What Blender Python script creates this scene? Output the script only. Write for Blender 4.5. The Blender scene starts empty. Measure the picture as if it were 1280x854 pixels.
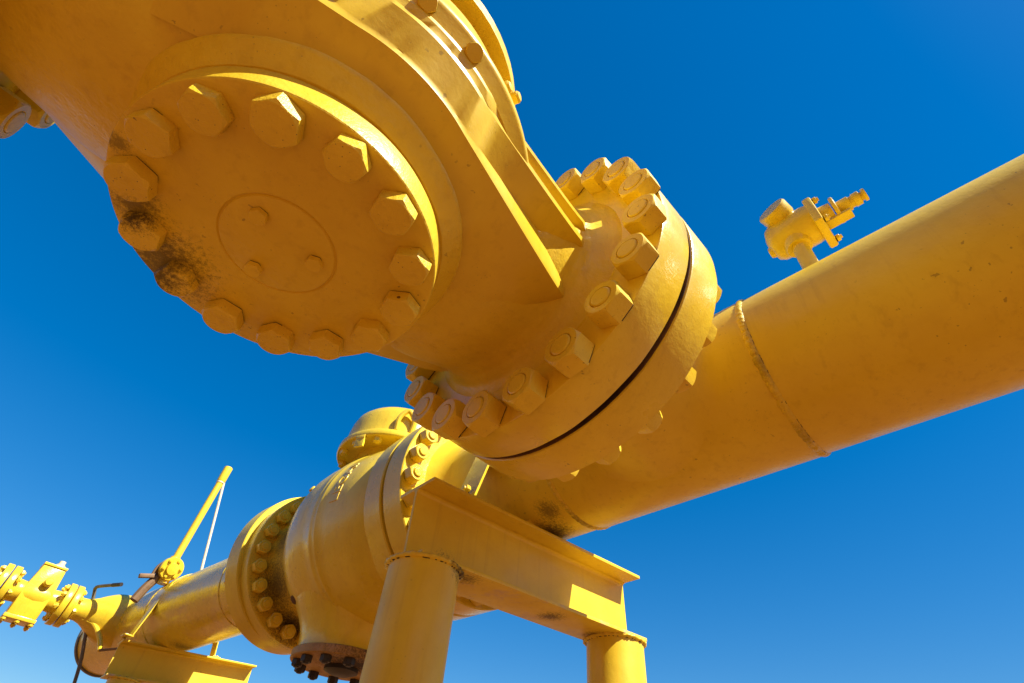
import bpy, bmesh, math, random
from math import sin, cos, pi, radians, sqrt, atan2
from mathutils import Vector, Matrix, Quaternion, noise
random.seed(7)
scene = bpy.context.scene
COL = scene.collection
V = Vector
ZC = 2.366                      # height of the header axis
X, Y, Z = V((1, 0, 0)), V((0, 1, 0)), V((0, 0, 1))

# ------------------------------------------------------------------ materials
def nd(nt, kind, **kw):
    n = nt.nodes.new(kind)
    for k, v in kw.items():
        if k in n.inputs: n.inputs[k].default_value = v
        else: setattr(n, k, v)
    return n

def mth(nt, op, a, b=None, c=None, clamp=False):
    n = nt.nodes.new('ShaderNodeMath'); n.operation = op; n.use_clamp = clamp
    for i, v in enumerate((a, b, c)):
        if v is None: continue
        if isinstance(v, (int, float)): n.inputs[i].default_value = v
        else: nt.links.new(v, n.inputs[i])
    return n.outputs[0]

def mixc(nt, fac, a, b):
    n = nt.nodes.new('ShaderNodeMix'); n.data_type = 'RGBA'
    for s, v in ((0, fac), (6, a), (7, b)):
        if isinstance(v, (int, float)): n.inputs[s].default_value = v
        elif isinstance(v, tuple): n.inputs[s].default_value = v
        else: nt.links.new(v, n.inputs[s])
    return n.outputs[2]

def rng(nt, v, a, b, c=0., d=1.):
    n = nt.nodes.new('ShaderNodeMapRange')
    nt.links.new(v, n.inputs[0])
    for i, q in enumerate((a, b, c, d)): n.inputs[i + 1].default_value = q
    return n.outputs[0]

def paint(name, base=(0.77, 0.545, 0.026), rough=0.36, bump=0.25, bscale=38., coarse=0.0,
          specks=0.5, gate0=.52, grime=(), soot=(0.032, 0.018, 0.009), bare=0.0, coat=.12, blotch=.75):
    """thick glossy enamel over cast or rolled steel: brush and casting relief, pinholes, dirt."""
    m = bpy.data.materials.new(name); m.use_nodes = True
    nt = m.node_tree; L = nt.links.new
    bs = nt.nodes['Principled BSDF']
    pos = nd(nt, 'ShaderNodeNewGeometry').outputs['Position']
    def nz(scale, detail=4., rough_=.55, vec=None, off=None):
        n = nd(nt, 'ShaderNodeTexNoise', Scale=scale, Detail=detail, Roughness=rough_)
        v = vec or pos
        if off:
            a = nd(nt, 'ShaderNodeVectorMath', operation='ADD'); L(v, a.inputs[0]); a.inputs[1].default_value = off; v = a.outputs[0]
        L(v, n.inputs['Vector']); return n.outputs[0]
    b = base
    dark = (b[0] * .86, b[1] * .80, b[2] * .8, 1); lite = (min(b[0] * 1.05, .92), b[1] * 1.09, b[2] * 1.3, 1)
    col = mixc(nt, rng(nt, nz(2.6, 6., .6), .36, .64, .5 - .5 * blotch, .5 + .5 * blotch), dark, lite)
    col = mixc(nt, rng(nt, nz(17., 5., .65, off=(3, 1, 7)), .50, .72, 0., .35), col, dark)
    st = nd(nt, 'ShaderNodeVectorMath', operation='MULTIPLY'); L(pos, st.inputs[0]); st.inputs[1].default_value = (34., 34., 1.6)
    col = mixc(nt, rng(nt, nz(1., 4., .6, vec=st.outputs[0]), .54, .74, 0., .30), col, (b[0] * .62, b[1] * .50, b[2] * .6, 1))
    if bare:                                        # thin pinkish primer showing through
        col = mixc(nt, rng(nt, nz(5., 7., .7, off=(9, 2, 4)), .50, .66, 0., bare), col, (.55, .36, .21, 1))
    # pinholes and dirt specks
    sp = nd(nt, 'ShaderNodeTexVoronoi', Scale=95.); L(pos, sp.inputs['Vector'])
    dot = rng(nt, sp.outputs['Distance'], .06, .13, 1., 0.)
    gate = rng(nt, nz(7., 3., .6, off=(5, 5, 1)), gate0, gate0 + .12)
    col = mixc(nt, mth(nt, 'MULTIPLY', mth(nt, 'MULTIPLY', dot, gate), specks), col, (.09, .04, .012, 1))
    ch = mth(nt, 'MULTIPLY', rng(nt, nz(52., 3., .5, off=(1, 8, 3)), .690, .705), rng(nt, nz(3.1, 3., .6, off=(2, 6, 9)), .50, .60))
    col = mixc(nt, mth(nt, 'MULTIPLY', ch, min(1., specks * .9)), col, (.13, .055, .016, 1))
    rgh = rng(nt, nz(9., 4.), .35, .65, rough - .07, rough + .10)
    # patches of sooty grime with an outline of their own
    for c, r, s in grime:
        d = nd(nt, 'ShaderNodeVectorMath', operation='DISTANCE'); L(pos, d.inputs[0]); d.inputs[1].default_value = c
        fall = rng(nt, d.outputs['Value'], r * .1, r, 1., 0.)
        n1 = nz(85., 10., .85, off=(c[0] * 3, c[1] * 5, 2))
        k = rng(nt, mth(nt, 'ADD', n1, mth(nt, 'MULTIPLY', fall, .42)), .72, .90, 0., s)
        v2 = nd(nt, 'ShaderNodeTexVoronoi', Scale=230.); L(pos, v2.inputs['Vector'])
        k2 = mth(nt, 'MULTIPLY', rng(nt, v2.outputs['Distance'], .14, .26, 1., 0.), rng(nt, mth(nt, 'MULTIPLY', fall, n1), .16, .36))
        k = mth(nt, 'MAXIMUM', k, mth(nt, 'MULTIPLY', k2, s))
        col = mixc(nt, k, col, (*soot, 1))
        rgh = mth(nt, 'ADD', rgh, mth(nt, 'MULTIPLY', k, .35))
    L(col, bs.inputs['Base Color']); L(rgh, bs.inputs['Roughness'])
    bs.inputs['Specular IOR Level'].default_value = .38
    bs.inputs['Coat Weight'].default_value = coat; bs.inputs['Coat Roughness'].default_value = .16
    h = mth(nt, 'ADD', nz(bscale, 5., .6), mth(nt, 'MULTIPLY', nz(bscale * 4.5, 2., .5), .25))
    if coarse: h = mth(nt, 'ADD', h, mth(nt, 'MULTIPLY', nz(9., 3., .5), coarse))
    h = mth(nt, 'SUBTRACT', h, mth(nt, 'MULTIPLY', mth(nt, 'MULTIPLY', dot, gate), .5))
    bp = nd(nt, 'ShaderNodeBump', Strength=bump, Distance=.008); L(h, bp.inputs['Height'])
    L(bp.outputs[0], bs.inputs['Normal']); L(bp.outputs[0], bs.inputs['Coat Normal'])
    return m

def plain(name, colour, rough, metal=0.0, vary=.25, scale=30.):
    m = bpy.data.materials.new(name); m.use_nodes = True
    nt = m.node_tree; bs = nt.nodes['Principled BSDF']
    n = nd(nt, 'ShaderNodeTexNoise', Scale=scale, Detail=6.)
    nt.links.new(nd(nt, 'ShaderNodeNewGeometry').outputs['Position'], n.inputs['Vector'])
    c2 = tuple(v * (1 - vary) for v in colour)
    nt.links.new(mixc(nt, rng(nt, n.outputs[0], .35, .65), (*colour, 1), (*c2, 1)), bs.inputs['Base Color'])
    bs.inputs['Roughness'].default_value = rough; bs.inputs['Metallic'].default_value = metal
    b = nd(nt, 'ShaderNodeBump', Strength=.3, Distance=.004); nt.links.new(n.outputs[0], b.inputs['Height'])
    nt.links.new(b.outputs[0], bs.inputs['Normal'])
    return m

XV, YV = -1.580, .814            # axis of the overhead valve
ZD = ZC - .509                   # underside of its cover
M_cast = paint('cast_paint', coat=.04, bump=.42, bscale=30., coarse=.5, rough=.38)
M_rib = paint('rib_paint', bump=.10, bscale=20., rough=.36)
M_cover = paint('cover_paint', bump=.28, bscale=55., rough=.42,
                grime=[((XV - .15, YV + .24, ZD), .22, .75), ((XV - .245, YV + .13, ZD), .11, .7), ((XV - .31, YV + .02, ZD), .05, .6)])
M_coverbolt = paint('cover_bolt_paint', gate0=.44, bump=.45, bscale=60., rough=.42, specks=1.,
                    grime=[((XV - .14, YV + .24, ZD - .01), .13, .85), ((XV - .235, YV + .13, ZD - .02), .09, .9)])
M_bolt = paint('bolt_paint', coat=.05, gate0=.44, bump=.22, bscale=50., rough=.40, specks=.8)
M_flange = paint('flange_paint', coat=.35, bump=.17, bscale=34., rough=.33)
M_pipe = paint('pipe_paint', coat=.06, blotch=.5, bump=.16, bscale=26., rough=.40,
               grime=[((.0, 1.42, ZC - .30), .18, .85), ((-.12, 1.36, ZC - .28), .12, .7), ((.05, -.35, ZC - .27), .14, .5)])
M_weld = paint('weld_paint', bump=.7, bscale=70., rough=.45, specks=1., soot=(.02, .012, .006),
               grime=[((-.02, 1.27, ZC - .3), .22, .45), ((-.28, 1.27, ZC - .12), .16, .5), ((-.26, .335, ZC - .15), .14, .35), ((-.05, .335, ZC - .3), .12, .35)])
M_beam = paint('beam_paint', coat=.04, bump=.15, bscale=22., rough=.42, specks=.4,
               grime=[((-.47, 1.52, ZC - .60), .11, .9), ((.5, 1.53, ZC - .57), .12, .7)])
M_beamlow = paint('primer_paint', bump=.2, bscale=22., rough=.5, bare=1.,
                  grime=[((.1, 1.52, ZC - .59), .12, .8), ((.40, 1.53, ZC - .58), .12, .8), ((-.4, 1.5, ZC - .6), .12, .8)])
M_post = paint('post_paint', coat=.04, bump=.15, bscale=20., rough=.44, specks=.3,
               grime=[((-.45, 1.45, ZC - .63), .13, .9), ((-.5, 1.42, ZC - .62), .10, .8), ((.5, 1.45, ZC - .56), .12, .8)])
M_far = paint('far_paint', coat=.3, bump=.2, bscale=24., rough=.30)
M_farpipe = paint('far_pipe_paint', coat=.5, bump=.16, bscale=20., rough=.26, bare=.35,
                  grime=[((-.2, 5.05, ZC - .32), .25, .8), ((-.12, 4.3, ZC - .27), .2, .5)])
M_farflange = paint('far_flange_paint', bump=.2, bscale=24., rough=.36,  # dark speckled patches on the low left side of flange and neck
                    grime=[((-.1, 3.46, ZC - .38), .30, .9), ((-.3, 3.40, ZC - .22), .34, .85), ((-.36, 3.36, ZC + .02), .26, .75)])
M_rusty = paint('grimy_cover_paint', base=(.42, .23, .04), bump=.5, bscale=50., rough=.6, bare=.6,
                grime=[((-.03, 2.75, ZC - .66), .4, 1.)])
M_black = plain('blackened_steel', (.035, .028, .024), .55, .2)
M_dark = plain('gasket_gap_shade', (.17, .075, .018), .8, 0., .75, 9.)  # also carries the shade painted into the flange gap faces
M_crack = plain('cracked_paint_dirt', (.055, .028, .010), .85)
M_rodw = plain('faded_paint', (.72, .62, .42), .5, 0., .2)
M_rust = plain('brown_steel', (.20, .11, .045), .6, .2)
M_conduit = plain('weathered_conduit', (.16, .13, .09), .5, .3, .5, 9.)

# ------------------------------------------------------------------ mesh helpers
def finish(bm, name, mat, parent=None, loc=V((0, 0, 0)), sharp=35., flat=False):
    bmesh.ops.recalc_face_normals(bm, faces=bm.faces[:])
    me = bpy.data.meshes.new(name); bm.to_mesh(me); bm.free()
    me.materials.append(mat)
    if name == 'weld_bead': me.materials.append(M_crack)
    if not flat:
        me.polygons.foreach_set('use_smooth', [True] * len(me.polygons))
        me.set_sharp_from_angle(angle=radians(sharp))
    o = bpy.data.objects.new(name, me); COL.objects.link(o)
    o.location = loc
    if parent: o.parent = parent
    return o

class Thing:
    def __init__(s, name, label, cat, loc, group=None):
        s.loc = V(loc)
        o = bpy.data.objects.new(name, None); COL.objects.link(o)
        o.empty_display_size = .1
        o.location = s.loc; o['label'] = label; o['category'] = cat
        if group: o['group'] = group
        s.o = o
    def part(s, name, bm, mat, sharp=35., label=None, flat=False, parent=None):
        """bm is in world coordinates; the part hangs on the thing's empty (or on one of its parts)."""
        bmesh.ops.translate(bm, verts=bm.verts[:], vec=-s.loc)
        o = finish(bm, name, mat, parent or s.o, sharp=sharp, flat=flat)
        if label: o['label'] = label
        return o
    def put(s, proto, name, at, direction, spin=0., scale=1., parent=None, sub=()):
        """a copy (sharing mesh data) of a proto mesh built along +Z"""
        o = bpy.data.objects.new(name, proto); COL.objects.link(o)
        o.parent = parent or s.o
        o.matrix_basis = Matrix.Translation(V(at) - s.loc) @ direction.to_track_quat('Z', 'Y').to_matrix().to_4x4() @ Matrix.Rotation(spin, 4, 'Z') @ Matrix.Scale(scale, 4)
        return o

def frame(ax):
    ax = ax.normalized()
    t = Z if abs(ax.z) < .9 else X
    u = t.cross(ax).normalized(); return u, ax.cross(u)

def lathe(bm, prof, org, ax, n=64, wob=None, a0=0., a1=2 * pi):
    """prof: (radius, distance along ax)."""
    org = V(org); ax = V(ax).normalized(); u, w = frame(ax)
    full = abs(a1 - a0 - 2 * pi) < 1e-6
    rings = []
    for k, (r, d) in enumerate(prof):
        if r < 1e-6: rings.append([bm.verts.new(org + ax * d)]); continue
        ring = []
        for i in range(n if full else n + 1):
            a = a0 + (a1 - a0) * i / n
            rr = r * (1 + (wob(a, d) if wob else 0))
            ring.append(bm.verts.new(org + ax * d + (u * cos(a) + w * sin(a)) * rr))
        rings.append(ring)
    for A, B in zip(rings, rings[1:]):
        m = max(len(A), len(B))
        for i in range(m if full else m - 1):
            j = (i + 1) % m
            if len(A) == 1 and len(B) == 1: continue
            if len(A) == 1: bm.faces.new((A[0], B[i], B[j]))
            elif len(B) == 1: bm.faces.new((A[i], A[j], B[0]))
            else: bm.faces.new((A[i], A[j], B[j], B[i]))
    return rings

def disc_prof(r0, r1, d0, d1, c=.004):
    """closed ring profile, outer radius r1, hole r0, with small chamfers"""
    return [(r0, d0), (r1 - c, d0), (r1 - c * .3, d0 + c * .3), (r1, d0 + c), (r1, d1 - c), (r1 - c * .3, d1 - c * .3), (r1 - c, d1), (r0, d1)]

def tube(bm, pts, r, n=12, cap=True):
    pts = [V(p) for p in pts]; prev = None; up = None
    for i, p in enumerate(pts):
        if i == 0: t = pts[1] - pts[0]
        elif i == len(pts) - 1: t = pts[-1] - pts[-2]
        else: t = (pts[i + 1] - p).normalized() + (p - pts[i - 1]).normalized()
        t.normalize()
        if up is None: up = frame(t)[0]
        up = (up - t * up.dot(t)).normalized(); w = t.cross(up)
        rr = r[i] if isinstance(r, (list, tuple)) else r
        ring = [bm.verts.new(p + (up * cos(2 * pi * k / n) + w * sin(2 * pi * k / n)) * rr) for k in range(n)]
        if prev:
            for k in range(n): bm.faces.new((prev[k], prev[(k + 1) % n], ring[(k + 1) % n], ring[k]))
        elif cap: bm.faces.new(ring)
        prev = ring
    if cap: bm.faces.new(prev)

def smooth_path(pts, n=8):
    pts = [V(p) for p in pts]; out = []
    P = [pts[0] * 2 - pts[1]] + pts + [pts[-1] * 2 - pts[-2]]
    for i in range(1, len(P) - 2):
        for k in range(n):
            t = k / n
            a, b, c, d = P[i - 1:i + 3]
            out.append(.5 * (2 * b + (c - a) * t + (2 * a - 5 * b + 4 * c - d) * t * t + (3 * b - a - 3 * c + d) * t ** 3))
    out.append(pts[-1]); return out

def box(bm, cen, half, ax=(X, Y, Z), bev=0.0):
    cen = V(cen); vs = []
    for sx in (-1, 1):
        for sy in (-1, 1):
            for sz in (-1, 1):
                vs.append(bm.verts.new(cen + ax[0] * half[0] * sx + ax[1] * half[1] * sy + ax[2] * half[2] * sz))
    fs = []
    for q in ((0, 1, 3, 2), (4, 6, 7, 5), (0, 4, 5, 1), (2, 3, 7, 6), (0, 2, 6, 4), (1, 5, 7, 3)):
        fs.append(bm.faces.new([vs[i] for i in q]))
    if bev:
        es = list({e for f in fs for e in f.edges})
        bmesh.ops.bevel(bm, geom=es, offset=bev, segments=2, affect='EDGES', profile=.5)

def prism(bm, poly, org, u, w, d, depth, bev=0.0):
    """polygon in the (u,w) plane pushed along d"""
    a = [bm.verts.new(org + u * p[0] + w * p[1]) for p in poly]
    b = [bm.verts.new(org + u * p[0] + w * p[1] + d * depth) for p in poly]
    fs = [bm.faces.new(a), bm.faces.new(b[::-1])]
    n = len(poly)
    for i in range(n): fs.append(bm.faces.new((a[i], b[i], b[(i + 1) % n], a[(i + 1) % n])))
    if bev:
        es = list({e for f in fs for e in f.edges})
        bmesh.ops.bevel(bm, geom=es, offset=bev, segments=2, affect='EDGES', profile=.5)

def hexnut(bm, af, h, stud=.0, groove=True, base=0., rough=.0, detail=True):
    """heavy hex along +Z: the corners are cut by a 30 degree cone, thick paint softens the edges; optional stud end"""
    R = af / 2; RC = R / cos(pi / 6)
    n = 48 if detail else 24
    def hexr(a):
        k = (a + pi / 6) % (pi / 3) - pi / 6
        return R / cos(k)
    levels = [(base, 1.0, None)]
    rings = []
    ch = R * .96
    def ring(fr, z):
        vs = []
        for i in range(n):
            a = 2 * pi * i / n
            r = fr(a); vs.append(bm.verts.new((r * cos(a), r * sin(a), z(a, r))))
        return vs
    jit = [random.uniform(-1, 1) * rough for _ in range(6)]
    soft = lambda a: hexr(a) * (1 - .012 * max(0, (hexr(a) / R - 1.10)) / .055)
    rings.append(ring(lambda a: soft(a) * .965, lambda a, r: base)); rings.append(ring(lambda a: soft(a) * .97, lambda a, r: base + .0036)); rings.append(ring(soft, lambda a, r: base + .0044))
    top = lambda a, r: h - max(0., (r - ch)) * .75
    rings.append(ring(lambda a: soft(a), lambda a, r: top(a, r) - .10 * R))
    rings.append(ring(lambda a: soft(a) * .985, lambda a, r: top(a, r) - .02 * R))
    rings.append(ring(lambda a: min(soft(a) * .95, ch), lambda a, r: h))
    sr = R * .60
    if stud is not None and groove:
        rings.append(ring(lambda a: sr * 1.08, lambda a, r: h))
        if detail: rings.append(ring(lambda a: sr * 1.03, lambda a, r: h - .0045))
        rings.append(ring(lambda a: sr, lambda a, r: h - (.0035 if detail else 0)))
        rings.append(ring(lambda a: sr * .97, lambda a, r: h + stud))
        rings.append(ring(lambda a: sr * .86, lambda a, r: h + stud + .002))
    else:
        rings.append(ring(lambda a: R * .8, lambda a, r: h + R * .008))
    c0 = random.uniform(0, 6.28)
    for k, (A, B) in enumerate(zip(rings, rings[1:])):
        for i in range(n):
            j = (i + 1) % n; f = bm.faces.new((A[i], A[j], B[j], B[i]))
            if k < 2 and cos(2 * pi * i / n - c0) > -.35: f.material_index = 1      # cracked paint where the nut meets the flange
    bm.faces.new(rings[-1])

def proto(fn, name, mat, sharp=28.):
    bm = bmesh.new(); fn(bm)
    bmesh.ops.recalc_face_normals(bm, faces=bm.faces[:])
    me = bpy.data.meshes.new(name); bm.to_mesh(me); bm.free(); me.materials.append(mat); me.materials.append(M_crack)
    me.polygons.foreach_set('use_smooth', [True] * len(me.polygons)); me.set_sharp_from_angle(angle=radians(sharp))
    return me

def lumpy(bm, amp, sc, seed=0.):
    """casting unevenness along the normals"""
    bm.normal_update()
    for v in bm.verts:
        v.co += v.normal * amp * noise.noise(v.co * sc + V((seed, seed * 2, 0)))

def weld_ring(bm, cen, ax, R, w=.012, h=.007, n=220, seed=1):
    """a hand laid bead: overlapping ripples of uneven width"""
    cen = V(cen); ax = V(ax).normalized(); u, v = frame(ax); prev = None; first = None
    for i in range(n):
        a = 2 * pi * i / n
        q = noise.noise(V((cos(a) * 14, sin(a) * 14, seed))); q2 = noise.noise(V((cos(a) * 60, sin(a) * 60, seed)))
        rip = abs(cos(i * pi / 5. + q * 2))
        ww = w * (1 + .25 * q + .12 * q2); hh = h * (.55 + .5 * rip + .35 * q2); sh = .0025 * q
        rad = u * cos(a) + v * sin(a)
        ring = [bm.verts.new(cen + ax * (t * ww + sh) + rad * (R + z)) for t, z in ((-1.0, -.004), (-.8, hh * .35), (-.35, hh), (.35, hh), (.8, hh * .35), (1.0, -.004))]
        if prev:
            for k in range(5):
                f = bm.faces.new((prev[k], prev[k + 1], ring[k + 1], ring[k]))
                w_ = noise.noise(V((cos(a) * 22, sin(a) * 22, seed + 7 * k))) + .5 * noise.noise(V((cos(a) * 5, sin(a) * 5, seed)))
                if k in (0, 4) and w_ > (.12 if k == 0 else .28): f.material_index = 1
        else: first = ring
        prev = ring
    for k in range(5): bm.faces.new((prev[k], prev[k + 1], first[k + 1], first[k]))

# ------------------------------------------------------------------ camera
f_px, pitch, roll, az = 647.73, .8004, .1201, -.7199
fw0 = V((0, cos(pitch), sin(pitch))); rt0 = V((1, 0, 0)); up0 = rt0.cross(fw0)
rt1 = rt0 * cos(roll) + up0 * sin(roll); up1 = up0 * cos(roll) - rt0 * sin(roll)
hh_ = V((sin(az), cos(az), 0)); bb_ = V((cos(az), -sin(az), 0))
loc = lambda v: V((v.dot(bb_), v.dot(hh_), v.z))
fw, rt, up = loc(fw0), loc(rt1), loc(up1)
cam = bpy.data.cameras.new('camera'); camo = bpy.data.objects.new('camera', cam); COL.objects.link(camo)
cam.sensor_width = 36; cam.lens = 36 * f_px / 1280; cam.clip_start = .02; cam.clip_end = 5000
m = Matrix((rt, up, -fw)).transposed().to_4x4(); m.translation = V((-1.628, 0, 1.0)); camo.matrix_world = m
scene.camera = camo

# ------------------------------------------------------------------ ground (below the frame; it throws the warm light upward)
def ground_mat():
    m = bpy.data.materials.new('dry_gravel'); m.use_nodes = True; nt = m.node_tree; bs = nt.nodes['Principled BSDF']
    pos = nd(nt, 'ShaderNodeNewGeometry').outputs['Position']
    a = nd(nt, 'ShaderNodeTexNoise', Scale=.7, Detail=8.); b = nd(nt, 'ShaderNodeTexVoronoi', Scale=45.)
    for q in (a, b): nt.links.new(pos, q.inputs['Vector'])
    c = mixc(nt, rng(nt, a.outputs[0], .3, .7), (.245, .098, .026, 1), (.195, .076, .020, 1))
    c = mixc(nt, rng(nt, b.outputs['Distance'], .1, .5, .3, 0.), c, (.27, .115, .04, 1))
    nt.links.new(c, bs.inputs['Base Color']); bs.inputs['Roughness'].default_value = .95
    bp = nd(nt, 'ShaderNodeBump', Strength=.6, Distance=.02); nt.links.new(b.outputs['Distance'], bp.inputs['Height']); nt.links.new(bp.outputs[0], bs.inputs['Normal'])
    return m
bm = bmesh.new()
def gax(): return [-2500, -1200, -500, -200, -90, -50] + [-36 + 1.5 * k for k in range(49)] + [50, 90, 200, 500, 1200, 2500]
gx_ = gax(); gv_ = {}
def sky_block_bank(x, y):                                            # an earth bank added out of view on the near left to block low sky light
    k = max(0., min(1., (-x - 5.0) / 4.5)); k = k * k * (3 - 2 * k)
    w = max(0., min(1., (9 - abs(y + 6)) / 6 + .4)) * (1 if x > -40 else 0)
    return 7.5 * k * w * max(0., min(1., (x + 34) / 14)) + .05 * noise.noise(V((x * .6, y * .6, 0)))
for x_ in gx_:
    for y_ in gx_: gv_[x_, y_] = bm.verts.new((x_, y_, sky_block_bank(x_, y_) if abs(x_) < 45 and abs(y_) < 45 else 0))
for a_, b_ in zip(gx_, gx_[1:]):
    for c_, d_ in zip(gx_, gx_[1:]): bm.faces.new((gv_[a_, c_], gv_[b_, c_], gv_[b_, d_], gv_[a_, d_]))
g = finish(bm, 'ground', ground_mat(), sharp=80); g['kind'] = 'structure'; g['label'] = 'dry pale gravel ground under the pipework, with an unseen mound added to cut sky light'

# ------------------------------------------------------------------ nuts and bolts (shared meshes)
P_nut = proto(lambda b: hexnut(b, .104, .063, .001), 'flange_nut', M_bolt)
P_covbolt = [proto(lambda b: hexnut(b, .0745, .034, None, False, rough=.001), 'cover_bolt', M_coverbolt) for _ in range(1)]
P_rear = proto(lambda b: hexnut(b, .082, .050, .001), 'rear_nut', M_bolt)
P_small = proto(lambda b: hexnut(b, .040, .020, None, False), 'small_bolt', M_bolt)
P_flat = proto(lambda b: hexnut(b, .036, .009, None, False), 'ring_bolt', M_rib)
P_farnut = proto(lambda b: hexnut(b, .080, .055, .006, detail=False), 'far_nut', M_far)
P_farnutd = proto(lambda b: hexnut(b, .080, .055, .006, detail=False), 'far_flange_nut', M_far)
P_tiny = proto(lambda b: hexnut(b, .030, .018, .006, detail=False), 'tiny_nut', M_far)
P_black = proto(lambda b: hexnut(b, .050, .032, .004, detail=False), 'black_nut', M_black)

# ------------------------------------------------------------------ main header with its tee and branch flange
R0 = .305
hdr = Thing('header_pipe', 'large main pipe with welded tee, filling the right side of the picture', 'pipe', (0, -5.5, 0))
bm = bmesh.new()
lathe(bm, [(R0, -4.8), (R0, -3), (R0, -2), (R0, -1), (R0, .0), (R0, .335)], (0, 0, ZC), Y, 128)
rings = []
# elbow at the near end (behind the camera) carrying the pipe down into the ground
cE = V((0, -4.8, ZC - .9)); prev = None
for k in range(13):
    a = pi / 2 * k / 12; c = cE + V((0, -sin(a) * .9, cos(a) * .9)); rad = V((0, -sin(a), cos(a)))
    ring = [bm.verts.new(c + (X * cos(2 * pi * i / 64) + rad * sin(2 * pi * i / 64)) * R0) for i in range(64)]
    if prev:
        for i in range(64): bm.faces.new((prev[i], prev[(i + 1) % 64], ring[(i + 1) % 64], ring[i]))
    prev = ring
low = [bm.verts.new((v.co.x, v.co.y, -.3)) for v in prev]
for i in range(64): bm.faces.new((prev[i], prev[(i + 1) % 64], low[(i + 1) % 64], low[i]))
hdr.part('pipe', bm, M_pipe)
bm = bmesh.new()
lathe(bm, [(R0, 1.273), (R0, 1.45), (R0, 1.8), (R0, 1.86), (.335, 1.93), (.37, 1.962)], (0, 0, ZC), Y, 96)
hdr.part('pipe_end', bm, M_pipe)
bm = bmesh.new()                                           # tee: run + branch with a smooth crotch
RT = .309
lathe(bm, [(R0, .335), (RT, .36), (RT, .6), (RT, 1.02), (RT, 1.248), (R0, 1.273)], (0, 0, ZC), Y, 128)
rb = .283; n = 96; prevs = None
for i in range(n):
    th = 2 * pi * i / n
    phi = math.asin(rb * sin(th) / RT)
    p0 = V((-RT * cos(phi), YV + rb * cos(th), ZC + RT * sin(phi)))
    ph2 = phi * 1.24; st = 1.40
    B = V((-RT * .998 * cos(ph2), YV + rb * st * cos(th), ZC + RT * .998 * sin(ph2)))
    A = V((min(p0.x - .10, -.40), p0.y, p0.z))
    hub = [V((-.50, YV + rb * cos(th), ZC + rb * sin(th))), V((-.56, YV + .30 * cos(th), ZC + .30 * sin(th))), V((-.603, YV + .335 * cos(th), ZC + .335 * sin(th)))]
    crv = [A * (1 - t) ** 2 + p0 * 2 * t * (1 - t) + B * t * t for t in [k / 8 for k in range(9)]]
    ring = [bm.verts.new(q) for q in hub[::-1] + crv]
    if prevs:
        for k in range(len(ring) - 1): bm.faces.new((prevs[k], prevs[k + 1], ring[k + 1], ring[k]))
    else: first = ring
    prevs = ring
for k in range(len(first) - 1): bm.faces.new((prevs[k], prevs[k + 1], first[k + 1], first[k]))
hdr.part('tee', bm, M_pipe, sharp=50)
for yy, s in ((.335, 1), (1.273, 2)):
    bm = bmesh.new(); weld_ring(bm, (0, yy, ZC), Y, R0, .0145, .0075, n=420, seed=s); hdr.part('weld_bead', bm, M_weld, sharp=70)
RF = .535
bm = bmesh.new()                                           # branch flange on the tee (axis -X)
lathe(bm, [(.30, .597), (RF - .006, .597), (RF, .603), (RF, .730), (RF - .002, .734), (RF - .006, .736), (.462, .736), (.462, .748), (.30, .748)], (0, YV, ZC), -X, 160)
lumpy(bm, .0016, 14., 3)
bfl = hdr.part('branch_flange', bm, M_flange)
NA = [radians(9 + 18 * k - 180) for k in range(20)]
for a in NA:
    hdr.put(P_rear, 'flange_nut', (-.598, YV + .480 * cos(a), ZC + .480 * sin(a)), X, random.uniform(0, 1), parent=bfl)
# end flange facing the far valve
R2 = .51
bm = bmesh.new(); lathe(bm, [(.30, 1.962), (R2 - .005, 1.962), (R2, 1.967), (R2, 2.098), (R2 - .005, 2.103), (.46, 2.103), (.46, 2.108), (.3, 2.108)], (0, 0, ZC), Y, 120)
efl = hdr.part('end_flange', bm, M_far)
FA = [radians(15 * k - 8) for k in range(24)]
for a in FA:
    hdr.put(P_farnut, 'flange_nut', (.455 * cos(a), 1.963, ZC + .455 * sin(a)), -Y, random.uniform(0, 1), parent=efl)

# ------------------------------------------------------------------ overhead valve
val = Thing('ball_valve', 'huge cast yellow valve body overhead with a big round bolted cover facing down', 'valve', (XV, YV, ZC - .51))
bm = bmesh.new()                                           # barrel along the bore, flange to flange
prof = [(.30, -.672), (.405, -.66), (.36, -.635), (.335, -.60), (.328, -.50), (.330, -.36), (.335, -.20), (.335, 0), (.332, .16), (.325, .30),
        (.316, .44), (.308, .54), (.310, .60), (.326, .64), (.36, .672), (.405, .694), (.30, .70)]
fine = []
for (r0, d0), (r1, d1) in zip(prof, prof[1:]):
    for k in range(3): fine.append((r0 + (r1 - r0) * k / 3, d0 + (d1 - d0) * k / 3))
fine.append(prof[-1])
lathe(bm, fine, (XV, YV, ZC), X, 120)
for v in bm.verts:                                         # the belly hangs lower than the roof of the casting
    dx, dy, dz = v.co.x - XV, v.co.y - YV, v.co.z - ZC
    k = 1 + .31 * max(0., min(1., -dz / .28)) ** .7 * max(0., 1 - (dx / .68) ** 6) * (.78 + .22 * max(0., min(1., .5 + dy / .4)))
    v.co.y = YV + dy * k; v.co.z = ZC + dz * k
lumpy(bm, .006, 6., 1)
for v in bm.verts:                                         # smooth the profile into a casting
    pass
bmesh.ops.smooth_vert(bm, verts=bm.verts[:], factor=.5, use_axis_x=True, use_axis_y=True, use_axis_z=True)
val.part('body', bm, M_cast, sharp=60)

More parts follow.
